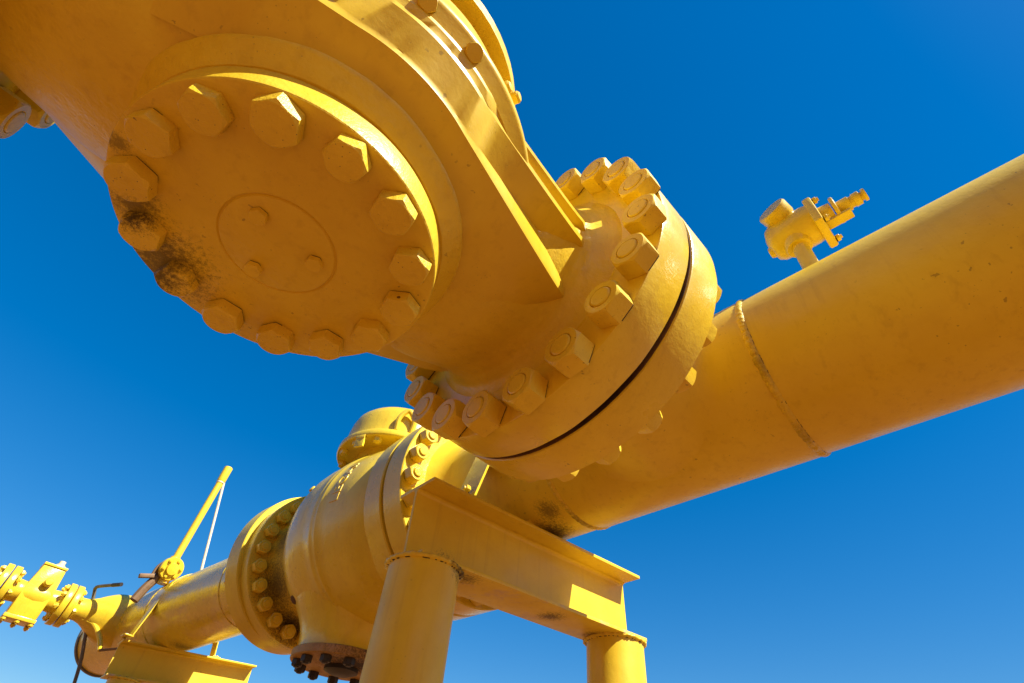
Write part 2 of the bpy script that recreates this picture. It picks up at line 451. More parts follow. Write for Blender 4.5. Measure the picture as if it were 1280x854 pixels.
def hull_curve(rho, z0, ex, ey, ez, sgn_n=26):
    """closed plan outline: a circle of radius rho drawn out tangentially to the necks at (+-ex, +-ey); z runs from z0 to ez"""
    L = sqrt(ex * ex + ey * ey); base = atan2(ey, ex); ta = base + math.acos(min(1, rho / L))   # tangent angle in first quadrant
    ta = max(min(ta, pi / 2), radians(55))
    q = []                                                 # quarter from neck (+x,+y) to the crown (0,+y)
    tp = V((rho * cos(ta), rho * sin(ta)))
    for e_, f_ in ((.085, .80), (.045, .91), (.018, .975)): q.append((ex + e_, ey * f_, ez * f_))
    for k in range(14):
        t = k / 13; p = V((ex, ey)).lerp(tp, t); zz = ez + (z0 - ez) * (t ** .9)
        q.append((p.x, p.y, zz))
    for k in range(1, 13):
        a = ta + (pi / 2 - ta) * k / 12
        q.append((rho * cos(a), rho * sin(a), z0))
    full = q + [(-x, y, z) for x, y, z in q[-2::-1]]
    full = full + [(-x, -y, z) for x, y, z in full]        # other side (rotated half turn)
    return [V((XV + x, YV + y, ZC + z)) for x, y, z in full]
def strip(bm, curves):
    rows = [[bm.verts.new(p) for p in c] for c in curves]
    for A, B in zip(rows, rows[1:]):
        n = len(A)
        for i in range(n):
            j = (i + 1) % n; bm.faces.new((A[i], A[j], B[j], B[i]))
    return rows
def jag(c, amp, seed):
    return [p + V((0, 0, amp * noise.noise(p * 45 + V((seed, 0, 0))))) for p in c]
bm = bmesh.new()
e0 = hull_curve(.30, -.42, .50, .10, -.36)
e1 = hull_curve(.417, -.357, .585, .252, -.284); e1b = jag(hull_curve(.420, -.346, .588, .256, -.272), .0022, 1)
e1c = hull_curve(.4225, -.343, .587, .250, -.145)
e2 = hull_curve(.463, -.293, .585, .328, -.125); e2b = jag(hull_curve(.465, -.281, .588, .331, -.110), .002, 2)
e2c = hull_curve(.4655, -.280, .587, .308, -.05)
e3 = hull_curve(.475, -.268, .585, .338, -.045); e3b = jag(hull_curve(.4765, -.258, .588, .340, -.033), .002, 3)
e4 = hull_curve(.43, -.15, .585, .27, .06); e5 = hull_curve(.30, .20, .585, .20, .20); e6 = hull_curve(.20, .30, .50, .10, .26)
rows = strip(bm, [e0, e1, e1b, e1c, e2, e2b, e2c, e3, e3b, e4, e5, e6])
bm.faces.new(rows[-1]); bm.faces.new(rows[0])
val.part('rib_casting', bm, M_rib, sharp=28)
bm = bmesh.new()                                           # bonnet ring above the ribs
lathe(bm, [(.40, -.28), (.474, -.2585), (.4955, -.2325), (.4985, -.2295), (.5005, -.2255), (.501, -.215), (.498, -.207), (.44, -.10), (.40, .20)], (XV, YV, ZC), Z, 128)
bon = val.part('bonnet_ring', bm, M_rib, sharp=28)
for k in range(22):
    a = radians(-84 - 360 / 26 * k)
    nrm = V((cos(a) * .62, sin(a) * .62, -.78)).normalized()
    val.put(P_flat, 'bolt', (XV + .486 * cos(a), YV + .486 * sin(a), ZC - .2445), nrm, random.uniform(0, 1), 1., parent=bon)
bm = bmesh.new()
for k, (a, zz) in enumerate(((-69, -.075), (-66, -.085))):
    a = radians(a); d = V((cos(a), sin(a), -.1)); p = V((XV + .425 * cos(a), YV + .425 * sin(a), ZC + zz))
    lathe(bm, [(0, 0), (.014, 0), (.014, .052 + .014 * k), (.010, .057 + .014 * k), (0, .059 + .014 * k)], p, d, 16)
val.part('grease_fitting', bm, M_bolt)
bm = bmesh.new(); lathe(bm, [(.25, .30), (.42, .30), (.42, .36), (.20, .36), (.16, .40), (.16, .75), (.22, .75), (.22, .80), (0, .80)], (XV, YV, ZC), Z, 64)
val.part('bonnet', bm, M_cast)

# trunk under the barrel: lip of the body and the cover
bm = bmesh.new()
tp = [(.335, -.30), (.342, -.36), (.347, -.378), (.354, -.390), (.361, -.396), (.3635, -.400), (.3625, -.405), (.358, -.4095), (.345, -.424), (.334, -.437), (.327, -.4435), (.28, -.4435)]
lathe(bm, [tp[0]] + [(r, d) for r, d in tp[1:]], (XV, YV, ZC), Z, 144, wob=lambda a, d: .010 * noise.noise(V((cos(a) * 2.2, sin(a) * 2.2, d * 3))) + .004 * noise.noise(V((cos(a) * 9, sin(a) * 9, d * 9))))
val.part('trunk_lip', bm, M_cast, sharp=40)
bm = bmesh.new()
lathe(bm, [(.27, -.440), (.319, -.4405), (.3225, -.444), (.3245, -.45), (.3255, -.498), (.3245, -.5055), (.3225, -.508), (.319, -.509), (.122, -.509), (.1195, -.506), (.1175, -.506), (.115, -.5105), (.112, -.512), (0, -.512)], (XV, YV, ZC), Z, 144)
lumpy(bm, .0012, 9., 5)
cov = val.part('cover', bm, M_cover, sharp=30)
for k in range(14):
    a = radians(-92 + 360 / 14 * k)
    val.put(P_covbolt[0], 'cover_bolt', (XV + .272 * cos(a), YV - .008 + .272 * sin(a), ZC - .507), V((random.uniform(-.02, .02), random.uniform(-.02, .02), -1)), random.uniform(0, 1.05), random.uniform(.96, 1.06), parent=cov)
for k in range(3):
    a = radians((-141, 96, -26)[k])
    val.put(P_small, 'cap_screw', (XV + .080 * cos(a), YV + .080 * sin(a) + .004, ZC - .511), -Z, random.uniform(0, 1), .80, parent=cov)

for nm, d0, sg, at in (('flange', .692, 1, XV), ('flange', .65, -1, XV)):
    bm = bmesh.new(); t = .137
    lathe(bm, [(.30, d0), (RF - .007, d0), (RF - .002, d0 + .002), (RF, d0 + .007), (RF, d0 + t - .010), (RF - .002, d0 + t - .006), (RF - .006, d0 + t - .004), (.462, d0 + t - .004), (.462, d0 + t + .001), (.30, d0 + t + .001)], (XV, YV, ZC), X * sg, 160)
    lumpy(bm, .0016, 14., 7)
    fl = val.part(nm, bm, M_flange)
    for a in NA:
        val.put(P_nut, 'flange_nut', (XV + sg * (d0 + .001), YV + .493 * cos(a), ZC + .493 * sin(a)), X * -sg, random.uniform(0, 1.05), random.uniform(.98, 1.03), parent=fl)
# gasket and gap faces, coloured dark for the shade between the two flanges
bm = bmesh.new(); lathe(bm, [(.525, -.7535), (.470, -.7525), (.470, -.7405), (.4705, -.7385), (.5275, -.7374), (.5285, -.7364)], (0, YV, ZC), X, 96); val.part('gasket_gap_ring', bm, M_dark)

# inlet pipe on the other side of the valve, mostly out of frame
inl = Thing('inlet_pipe', 'flanged inlet pipe beyond the overhead valve at the top left edge', 'pipe', (-4.3, YV, 0))
bm = bmesh.new(); lathe(bm, [(.30, -2.382), (RF - .006, -2.382), (RF, -2.388), (RF, -2.51), (RF - .006, -2.516), (.33, -2.516), (R0, -2.60), (R0, -3.4)], (0, YV, ZC), X, 96)
cE = V((-3.4, YV, ZC - .9)); prev = None
for k in range(13):
    a = pi / 2 * k / 12; c = cE + V((-sin(a) * .9, 0, cos(a) * .9)); rad = V((-sin(a), 0, cos(a)))
    ring = [bm.verts.new(c + (Y * cos(2 * pi * i / 64) + rad * sin(2 * pi * i / 64)) * R0) for i in range(64)]
    if prev:
        for i in range(64): bm.faces.new((prev[i], prev[(i + 1) % 64], ring[(i + 1) % 64], ring[i]))
    prev = ring
low = [bm.verts.new((v.co.x, v.co.y, -.3)) for v in prev]
for i in range(64): bm.faces.new((prev[i], prev[(i + 1) % 64], low[(i + 1) % 64], low[i]))
inl.part('pipe', bm, M_pipe)

# ------------------------------------------------------------------ near support: H beam on two round posts
def h_beam(T, xa, xb, yc, ztl, ztr, depth, width, tf, tw, yaw, mats, bev=.002):
    u = V((xb - xa, -(xb - xa) * math.tan(yaw), ztr - ztl)).normalized(); w = Z.cross(u).normalized(); n = u.cross(w)
    cen = V(((xa + xb) / 2, yc, (ztl + ztr) / 2)); L = (xb - xa) / 2
    bm = bmesh.new(); box(bm, cen - n * tf / 2, (L, width / 2, tf / 2), (u, w, n), bev); T.part('top_flange', bm, mats[0])
    bm = bmesh.new(); box(bm, cen - n * depth / 2, (L, tw / 2, depth / 2 - tf - .001), (u, w, n))
    for s in (-1, 1):                                       # rolled fillets
        for e in (-1, 1):
            c = cen - n * (depth / 2) + n * e * (depth / 2 - tf - .001) + w * s * tw / 2
            r = .016; pts = [(0, 0)] + [(r - r * sin(pi / 2 * k / 6), r - r * cos(pi / 2 * k / 6)) for k in range(7)]
            prism(bm, [(p[0], p[1]) for p in pts], c - u * (L - .001), w * s, n * -e, u, 2 * L - .002)
    T.part('web', bm, mats[0])
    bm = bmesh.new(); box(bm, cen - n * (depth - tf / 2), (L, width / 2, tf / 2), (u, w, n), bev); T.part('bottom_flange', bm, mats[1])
    return cen, u, w, n
sup = Thing('pipe_support', 'near H beam pipe support on two round posts, under the main pipe', 'support', (0, 1.5, 0), 'welded beam supports under the pipes')
cen, u_, w_, n_ = h_beam(sup, -.655, .60, 1.531, ZC - .352, ZC - .295, .285, .222, .014, .012, radians(2.5), (M_beam, M_beamlow))
def post(T, px, py, r, ztop, mat):
    bm = bmesh.new(); lathe(bm, [(r, -.2), (r, .5), (r, 1.), (r, ztop)], (px, py, 0), Z, 72); p = T.part('post', bm, mat)
    bm = bmesh.new(); weld_ring(bm, (px, py, ztop - .003), Z, r + .002, .010, .012, 130, seed=px); T.part('weld_bead', bm, M_post, sharp=70)
post(sup, -.552, 1.545, .125, 1.731, M_post); post(sup, .53, 1.515, .127, 1.779, M_post)

# flat strap over the header, bolted to the beam
def strap(T, cx, cy, cz, R, half, half2, zl, zr, width, th, mat, u=X, yaw=0.):
    ax = V((sin(-yaw), cos(yaw), 0)); uu = V((cos(yaw), sin(yaw), 0))
    pts = [(-half, zl), (-half, zl + .02)]
    a0 = radians(150)
    for k in range(25):
        a = a0 - (a0 - radians(30)) * k / 24
        pts.append((R * cos(a), cz + R * sin(a)))
    if half2: pts += [(half2, zr + .02), (half2, zr)]
    else: pts += [(R * cos(radians(d)), cz + R * sin(radians(d))) for d in (20, 10, 0, -6)]
    bm = bmesh.new(); rows = []
    for i, p in enumerate(pts):
        q0 = pts[max(i - 1, 0)]; q1 = pts[min(i + 1, len(pts) - 1)]
        t = V((q1[0] - q0[0], q1[1] - q0[1])).normalized(); nn = V((-t.y, t.x))
        r = []
        for sy in (-1, 1):
            for so in (0, 1):
                x = p[0] + nn.x * th * so; z = p[1] + nn.y * th * so
                r.append(bm.verts.new(V((cx, cy, 0)) + uu * x + ax * sy * width / 2 + Z * z))
        rows.append(r)
    for A, B in zip(rows, rows[1:]):
        for i, j in ((0, 1), (1, 3), (3, 2), (2, 0)): bm.faces.new((A[i], A[j], B[j], B[i]))
    bm.faces.new((rows[0][0], rows[0][1], rows[0][3], rows[0][2])); bm.faces.new((rows[-1][0], rows[-1][2], rows[-1][3], rows[-1][1]))
    T.part('band', bm, mat)
    for s, z in ((-1, zl), (1, zr)):
        if s > 0 and not half2: continue
        bm = bmesh.new(); box(bm, V((cx, cy, z + .006)) + uu * (-(half + .028) if s < 0 else half2 + .028), (.032, width / 2, .005), (uu, ax, Z), .0015); T.part('foot', bm, mat)
st = Thing('pipe_strap', 'flat hold-down strap over the main pipe, bolted to the near beam', 'strap', (0, 1.57, ZC - .33), 'steel straps holding pipes on their beams')
strap(st, 0, 1.575, ZC, R0 + .004, .405, None, ZC - .335, ZC - .302, .13, .010, M_far)
st.put(P_tiny, 'nut', (-.415, 1.545, ZC - .26), -X, .3, 1.1)
bm = bmesh.new(); prism(bm, [(-.15, -.328), (.13, -.316), (.12, -.300)] + [((R0 + .001) * cos(radians(a)), (R0 + .001) * sin(radians(a))) for a in (-70, -80, -90, -100, -112)] + [(-.14, -.305)], V((0, 1.47, ZC)), X, Z, Y, .12)
sup.part('pipe_shoe', bm, M_pipe)

# ------------------------------------------------------------------ far valve (drum body, bonnet, bottom cover)
fv = Thing('drum_valve', 'drum shaped yellow valve with raised cast letters, half hidden behind the near support post', 'valve', (-.02, 2.88, ZC - .62))
bm = bmesh.new(); lathe(bm, [(.3, 2.121), (.46, 2.121), (.46, 2.126), (R2 - .006, 2.126), (R2, 2.132), (R2, 2.262), (R2 - .012, 2.275), (.40, 2.277)], (0, 0, ZC), Y, 120, wob=lambda a, d: (.016 * noise.noise(V((cos(a) * 3, sin(a) * 3, 4))) + .008 * noise.noise(V((cos(a) * 11, sin(a) * 11, 4)))) * max(0, (d - 2.13) / .14))
fv.part('flange', bm, M_far)
bm = bmesh.new(); lathe(bm, [(.3, 2.108), (.43, 2.108), (.43, 2.121), (.3, 2.121)], (0, 0, ZC), Y, 96); fv.part('gasket_gap_ring', bm, M_dark)
bm = bmesh.new()
bp_ = [(.39, 2.27), (.425, 2.30), (.460, 2.36), (.484, 2.43), (.502, 2.52), (.513, 2.62), (.517, 2.675), (.5235, 2.685), (.526, 2.70), (.521, 2.71), (.527, 2.725), (.5295, 2.745), (.524, 2.76), (.528, 2.82), (.530, 2.88), (.528, 2.94), (.520, 3.00), (.506, 3.055), (.486, 3.10), (.461, 3.135), (.432, 3.16), (.405, 3.18), (.385, 3.215)]
lathe(bm, bp_, (-.012, 0, ZC), Y, 128)
lumpy(bm, .003, 5., 2)
fv.part('body', bm, M_far, sharp=50)
bm = bmesh.new(); lathe(bm, [(.386, 3.214), (.376, 3.28), (.38, 3.42), (.40, 3.497)], (-.02, 0, ZC), Y, 96); fv.part('neck', bm, M_farflange, label='dark neck')
bm = bmesh.new(); lathe(bm, [(.3, 3.495), (.494, 3.495), (.5, 3.501), (.5, 3.62), (.494, 3.626), (.3, 3.626)], (-.03, 0, ZC), Y, 120); fv.part('flange', bm, M_farflange)
for k in range(24):
    a = radians(15 * k + 4)
    fv.put(P_farnutd, 'flange_nut', (-.035 + .435 * cos(a), 3.495, ZC - .004 + .435 * sin(a)), -Y, random.uniform(0, 1), .95)
# bottom trunk and cover
FX, FY = -.02, 2.88
bm = bmesh.new(); lathe(bm, [(.37, -.33), (.352, -.385), (.325, -.43), (.295, -.475), (.272, -.52), (.259, -.565), (.254, -.60), (.256, -.622)], (FX, FY, ZC), Z, 72); fv.part('bottom_trunk', bm, M_far, sharp=60)
bm = bmesh.new(); lathe(bm, [(.2, -.624), (.268, -.624), (.273, -.629), (.273, -.662), (.268, -.667), (0, -.667)], (FX, FY, ZC), Z, 72); fv.part('bottom_cover', bm, M_rusty, label='grimy brown bottom cover')
for k in range(12):
    a = radians(30 * k + 8); fv.put(P_black, 'cover_nut', (FX + .228 * cos(a), FY + .228 * sin(a), ZC - .6665), -Z, random.uniform(0, 1))
bm = bmesh.new(); lathe(bm, [(.07, -.666), (.09, -.668), (.09, -.685), (.05, -.70), (0, -.70)], (FX, FY, ZC), Z, 32); fv.part('drain_plug', bm, M_black)
# bonnet on top
BX, BY = -.03, 2.90
bm = bmesh.new(); lathe(bm, [(.34, .36), (.30, .47), (.27, .50), (.27, .553)], (BX, BY, ZC), Z, 64); fv.part('top_trunk', bm, M_far)
bm = bmesh.new(); lathe(bm, [(.2, .553), (.40, .553), (.406, .558), (.408, .565), (.408, .592), (.403, .60), (.385, .602), (.378, .606), (.376, .618), (.374, .70), (.366, .77), (.352, .815), (.33, .84), (.30, .852), (.2, .86), (0, .862)], (BX, BY, ZC), Z, 96); fv.part('bonnet', bm, M_far)
for k in range(14):
    a = radians(360 / 14 * k + 10); fv.put(P_farnut, 'bonnet_nut', (BX + .362 * cos(a), BY + .362 * sin(a), ZC + .554), -Z, random.uniform(0, 1), .62)
bm = bmesh.new()                                           # lifting eye on the bonnet side
pe = [V((BX - .19, BY - .335, ZC + .66))]
d_ = V((-.5, -.86, 0)).normalized(); t_ = V((.86, -.5, 0))
q = V((BX, BY, ZC)) + d_ * .375
tube(bm, smooth_path([q + t_ * -.05 + Z * .615, q + d_ * .02 + t_ * -.05 + Z * .70, q + d_ * .03 + Z * .765, q + d_ * .02 + t_ * .05 + Z * .70, q + t_ * .05 + Z * .615], 6), .017, 10)
fv.part('lifting_eye', bm, M_far)
bm = bmesh.new(); a = radians(200); box(bm, (BX + .395 * cos(a), BY + .395 * sin(a), ZC + .515), (.035, .008, .04), (V((-sin(a), cos(a), 0)), V((cos(a), sin(a), 0)), Z), .002)
box(bm, (BX + .395 * cos(a), BY + .395 * sin(a), ZC + .548), (.035, .012, .012), (V((-sin(a), cos(a), 0)), V((cos(a), sin(a), 0)), Z), .002); fv.part('lug', bm, M_far)
bm = bmesh.new(); lathe(bm, [(0, -.02), (.022, -.02), (.022, .012), (.016, .016), (0, .016)], V((-.02, 3.03, ZC)) + V((cos(radians(154)), 0, sin(radians(154)))) * .505, V((cos(radians(154)), 0, sin(radians(154)))), 16); fv.part('plug', bm, M_far)
bm = bmesh.new(); lathe(bm, [(0, -.02), (.026, -.02), (.026, .006), (.020, .008), (0, .008)], V((-.02, 3.03, ZC)) + V((cos(radians(231)), 0, sin(radians(231)))) * .505, V((cos(radians(231)), 0, sin(radians(231)))), 16); fv.part('plug', bm, M_dark)
# raised cast letters wrapped on the drum
cu = bpy.data.curves.new('lettering', 'FONT'); cu.body = 'LEGAI'; cu.size = .10; cu.extrude = .010; cu.bevel_depth = .0015; cu.align_x = 'CENTER'; cu.space_character = 1.05
to = bpy.data.objects.new('lettering', cu); COL.objects.link(to)
me = bpy.data.meshes.new_from_object(to.evaluated_get(bpy.context.evaluated_depsgraph_get())); bpy.data.objects.remove(to); bpy.data.curves.remove(cu)
bm = bmesh.new(); bm.from_mesh(me); bpy.data.meshes.remove(me)
a_mid = radians(168)
for v in bm.verts:
    s, t, e = v.co
    a = a_mid - s / .50; yy = 2.535 + t; r = .497 + (yy - 2.535) * .1 + e
    v.co = V((-.012 + r * cos(a), yy, ZC + r * sin(a)))
fv.part('lettering', bm, M_far)

# ------------------------------------------------------------------ far pipe run with blind end
fp0 = V((-.065, 3.64, ZC + .012)); fdir = V((-.106, 1, -.040)).normalized()
def fpt(d): return fp0 + fdir * d
fp = Thing('far_pipe', 'far pipe run with closed end, past the drum valve at the lower left', 'pipe', (-.3, 6.4, ZC - .5))
RP = .284
bm = bmesh.new(); lathe(bm, [(.3, 0), (.494, 0), (.5, .006), (.5, .138), (.494, .144), (.33, .144)], fp0, fdir, 120); fp.part('flange', bm, M_farflange)
for k in range(24):
    a = radians(15 * k + 4); uu, ww = frame(fdir)
    fp.put(P_farnutd, 'flange_nut', fpt(.144) + (uu * cos(a) + ww * sin(a)) * .435, fdir, random.uniform(0, 1), .95)
bm = bmesh.new(); lathe(bm, [(.33, .144), (.30, .20), (RP, .26), (RP, 1), (RP, 2), (RP, 2.99)], fpt(0), fdir, 96)
fp.part('pipe', bm, M_farpipe)
bm = bmesh.new(); lathe(bm, [(RP, 2.99), (RP + .006, 2.992), (RP + .012, 2.997), (RP + .013, 3.03), (RP + .008, 3.04), (.2, 3.06), (0, 3.07)], fpt(0), fdir, 72); fp.part('end_cap', bm, M_conduit, label='dark end cap')
for d in (.30, .62, 1.75):
    bm = bmesh.new(); weld_ring(bm, fpt(d), fdir, RP, .009, .004, 130, seed=d); fp.part('weld_bead', bm, M_farpipe, sharp=70)
# swept outlet at the end of the run, necking down to the small valve
SO = fpt(2.38) + V((0, 0, .0)); SY, SZ = SO.y, SO.z
bm = bmesh.new(); lathe(bm, [(.225, .10), (.215, .20), (.205, .25), (.200, .29), (.190, .33), (.170, .375), (.145, .42), (.118, .46), (.098, .50), (.087, .54), (.084, .60)], SO, -X, 72)
fp.part('outlet', bm, M_far, sharp=60)
RS = .160
def small_flange(T, x, sg, mats):
    bm = bmesh.new(); lathe(bm, disc_prof(.06, RS, 0, .034, .004), (x, SY, SZ), X * sg, 48); T.part('flange', bm, M_far)
def stud_nuts(T, x, sg):
    for k in range(8):
        a = radians(45 * k + 22.5)
        T.put(P_tiny, 'nut', (x, SY + .118 * cos(a), SZ + .118 * sin(a)), X * sg, random.uniform(0, 1), 1.25)
bm = bmesh.new(); lathe(bm, disc_prof(.06, RS, 0, .048, .005), (SO.x - .655, SY, SZ), X, 48)
lathe(bm, [(.118, .655 - .048), (.084, .575)], SO, -X, 48)
fp.part('outlet_flange', bm, M_far)
for k in range(8):
    a = radians(45 * k + 22.5); fp.put(P_tiny, 'nut', (SO.x - .606, SY + .118 * cos(a), SZ + .118 * sin(a)), X, random.uniform(0, 1), 1.25)

# ------------------------------------------------------------------ small gate valve at the left edge
gx = SO.x - .665
gv = Thing('gate_valve', 'small yellow flanged gate valve at the left edge of the picture', 'valve', (gx - .25, SY, SZ - .2))
for xx in (gx - .048, gx - .464):
    bm = bmesh.new(); lathe(bm, disc_prof(.06, RS, 0, .048, .005), (xx, SY, SZ), X, 48); gv.part('flange', bm, M_far)
for k in range(8):
    a = radians(45 * k + 22.5)
    gv.put(P_tiny, 'nut', (gx - .049, SY + .122 * cos(a), SZ + .122 * sin(a)), -X, random.uniform(0, 1), 1.35)
    gv.put(P_tiny, 'nut', (gx - .415, SY + .122 * cos(a), SZ + .122 * sin(a)), X, random.uniform(0, 1), 1.35)
bm = bmesh.new(); lathe(bm, [(.11, .048), (.085, .07), (.080, .12), (.095, .16), (.10, .225), (.095, .29), (.08, .34), (.085, .39), (.11, .416)], (gx, SY, SZ), -X, 40)
cxg = gx - .228
prism(bm, [(-.105, -.17), (.105, -.17), (.105, .02), (.085, .21), (-.085, .21), (-.105, .02)], V((cxg, SY - .085, SZ)), X, Z, Y, .17, .012)
gv.part('body', bm, M_far, sharp=40)
bm = bmesh.new(); box(bm, (cxg, SY, SZ - .185), (.112, .098, .014), bev=.004); gv.part('bottom_plate', bm, M_far)
for sx in (-1, 0, 1):
    for sy in (-1, 1): gv.put(P_tiny, 'nut', (cxg + sx * .095, SY + sy * .08, SZ - .199), -Z, .4, 1.1)
bm = bmesh.new(); box(bm, (cxg, SY, SZ + .223), (.088, .090, .010), bev=.004); gv.part('bonnet_plate', bm, M_far)
bm = bmesh.new(); lathe(bm, [(0, .235), (.035, .235), (.035, .26), (.024, .265), (.024, .29), (0, .292)], (cxg + .03, SY, SZ), Z, 16); gv.part('stem', bm, M_rodw)
bm = bmesh.new(); lathe(bm, [(0, 0), (.033, 0), (.033, .05), (.024, .062), (0, .065)], (cxg + .02, SY - .083, SZ + .09), -Y, 20); gv.part('side_plug', bm, M_far)
# mating flange and pipe that leave the picture
ot = Thing('outlet_pipe', 'small flanged outlet pipe leaving the picture at the left edge', 'pipe', (gx - 1.5, SY, 0))
bm = bmesh.new(); lathe(bm, disc_prof(.06, RS, .474, .522, .005) , (gx, SY, SZ), -X, 48); ot.part('flange', bm, M_far)
for k in range(8):
    a = radians(45 * k + 22.5); ot.put(P_tiny, 'nut', (gx - .523, SY + .118 * cos(a), SZ + .118 * sin(a)), -X, random.uniform(0, 1), 1.25)
bm = bmesh.new(); tube(bm, [V((gx - .52, SY, SZ)), V((gx - 1.2, SY, SZ))] + [V((gx - 1.2 - .3 * sin(t), SY, SZ - .3 + .3 * cos(t))) for t in [pi / 2 * k / 8 for k in range(1, 9)]] + [V((gx - 1.5, SY, -.2))], .084, 24); ot.part('pipe', bm, M_far)

# ------------------------------------------------------------------ far support and strap
fs = Thing('pipe_support', 'far short H beam pipe support at the bottom left, half below the frame', 'support', (-.07, 5.27, 0), 'welded beam supports under the pipes')
fyaw = radians(4)
h_beam(fs, -.585, .455, 5.27, ZC - .350, ZC - .287, .235, .20, .013, .011, fyaw, (M_beam, M_beamlow))
for px in (-.43, .30):
    post(fs, px, 5.28, .105, ZC - .575 + (px + .43) * .06, M_post)
fst = Thing('pipe_strap', 'narrow hold-down strap over the far pipe, bolted to the far beam', 'strap', (-.2, 5.2, ZC - .33), 'steel straps holding pipes on their beams')
c_ = fpt((5.22 - fp0.y) / fdir.y)
strap(fst, c_.x, 5.22, c_.z, RP + .004, .325, .325, ZC - .335, ZC - .300, .085, .008, M_far, yaw=radians(5))
for s in (-1, 1): fst.put(P_tiny, 'nut', (c_.x + s * .36, 5.22, ZC - .325 + .018 * s), Z, .3, .9)

# ------------------------------------------------------------------ vent stack on its small valve, with stay rod
vs = Thing('vent_stack', 'slim vertical vent pipe with sleeved top, standing on a small valve of the far pipe', 'vent pipe', (-.52, 5.35, ZC + .15))
bm = bmesh.new(); tube(bm, [(-.515, 5.35, ZC + .26), (-.494, 5.35, ZC + 1.10)], .031, 20); vs.part('pole', bm, M_far)
bm = bmesh.new(); tube(bm, [(-.494, 5.35, ZC + 1.09), (-.4935, 5.35, ZC + 1.10), (-.49, 5.35, ZC + 1.25), (-.49, 5.35, ZC + 1.255)], [.036, .040, .040, .034], 20); vs.part('sleeve', bm, M_far)
bm = bmesh.new(); lathe(bm, [(0, -.10), (.05, -.10), (.05, -.05), (.062, -.03), (.062, .05), (.045, .08), (.04, .12), (0, .12)], (-.515, 5.36, ZC + .215), Z, 24); 
vs.part('valve_body', bm, M_far)
fd = V((.1, -1, -.25)).normalized()
bm = bmesh.new(); lathe(bm, [(0, -.03), (.088, -.03), (.092, -.025), (.092, .012), (.086, .018), (.05, .02), (.045, .04), (0, .045)], V((-.516, 5.29, ZC + .222)), fd, 32); vs.part('valve_flange', bm, M_far)
uu, ww = frame(fd)
for k in range(6):
    a = radians(60 * k + 15); vs.put(P_tiny, 'nut', V((-.516, 5.29, ZC + .222)) + fd * .017 + (uu * cos(a) + ww * sin(a)) * .068, fd, .3, .8)
bm = bmesh.new()                                            # bracket arm and lever handle
tube(bm, smooth_path([(-.53, 5.36, ZC + .21), (-.565, 5.36, ZC + .155), (-.61, 5.36, ZC + .05), (-.64, 5.36, ZC - .06)], 6), [.036] * 19, 10)
vs.part('bracket', bm, M_rust)
bm = bmesh.new(); box(bm, (-.655, 5.33, ZC + .125), (.055, .018, .016), (V((.95, 0, .30)).normalized(), Y, V((-.30, 0, .95)).normalized()), .005)
tube(bm, smooth_path([(-.62, 5.33, ZC + .14), (-.61, 5.33, ZC + .22), (-.57, 5.33, ZC + .27), (-.53, 5.34, ZC + .25)], 6), .014, 8)
tube(bm, smooth_path([(-.62, 5.35, ZC + .20), (-.58, 5.35, ZC + .18), (-.53, 5.35, ZC + .20)], 6), .016, 8)
vs.part('lever', bm, M_rust)
sr = Thing('stay_rod', 'thin pale stay rod bracing the vent pipe down to the far pipe', 'rod', (-.27, 5.22, ZC + .27))
bm = bmesh.new(); tube(bm, [(-.470, 5.35, ZC + 1.13), (-.30, 5.24, ZC + .27), (-.296, 5.235, ZC + .21)], .011, 10); sr.part('rod', bm, M_rodw)
bm = bmesh.new(); lathe(bm, [(.031, 0), (.036, .002), (.036, .022), (.031, .024)], (-.4935, 5.35, ZC + 1.075), Z, 20); sr.part('collar', bm, M_rodw)

# ------------------------------------------------------------------ bent conduit and sample tube at the closed end
cd = Thing('bent_conduit', 'thin dark conduit with a hooked top rising beside the closed pipe end', 'conduit', (-.5, 6, 0))
bm = bmesh.new()
tube(bm, smooth_path([(-.36, 6.05, -.1), (-.40, 6.04, ZC - 1.4), (-.60, 6, ZC - .56), (-.72, 6, ZC - .235), (-.835, 6, ZC + .055), (-.85, 5.985, ZC + .093), (-.835, 5.93, ZC + .103), (-.735, 5.68, ZC + .10)], 8), .0135, 10)
cd.part('conduit', bm, M_conduit)
bm = bmesh.new(); tube(bm, [(-.775, 5.78, ZC + .102), (-.733, 5.675, ZC + .100)], .016, 10); cd.part('end_sleeve', bm, M_black)
sp_ = Thing('sample_tube', 'short curved yellow tube below the small valve, looping to the closed pipe end', 'tube', (-.6, 6, ZC - .3))
bm = bmesh.new(); tube(bm, smooth_path([(-.95, 6.0, ZC - .125), (-.88, 5.99, ZC - .135), (-.80, 5.95, ZC - .15), (-.72, 5.9, ZC - .175), (-.64, 5.82, ZC - .27), (-.60, 5.75, ZC - .36)], 8), .019, 10); sp_.part('tube', bm, M_far)
bm = bmesh.new(); tube(bm, [(-.60, 5.75, ZC - .36), (-.52, 5.62, ZC - .345), (-.47, 5.4, ZC - .33)], .010, 8); sp_.part('wire', bm, M_rust)

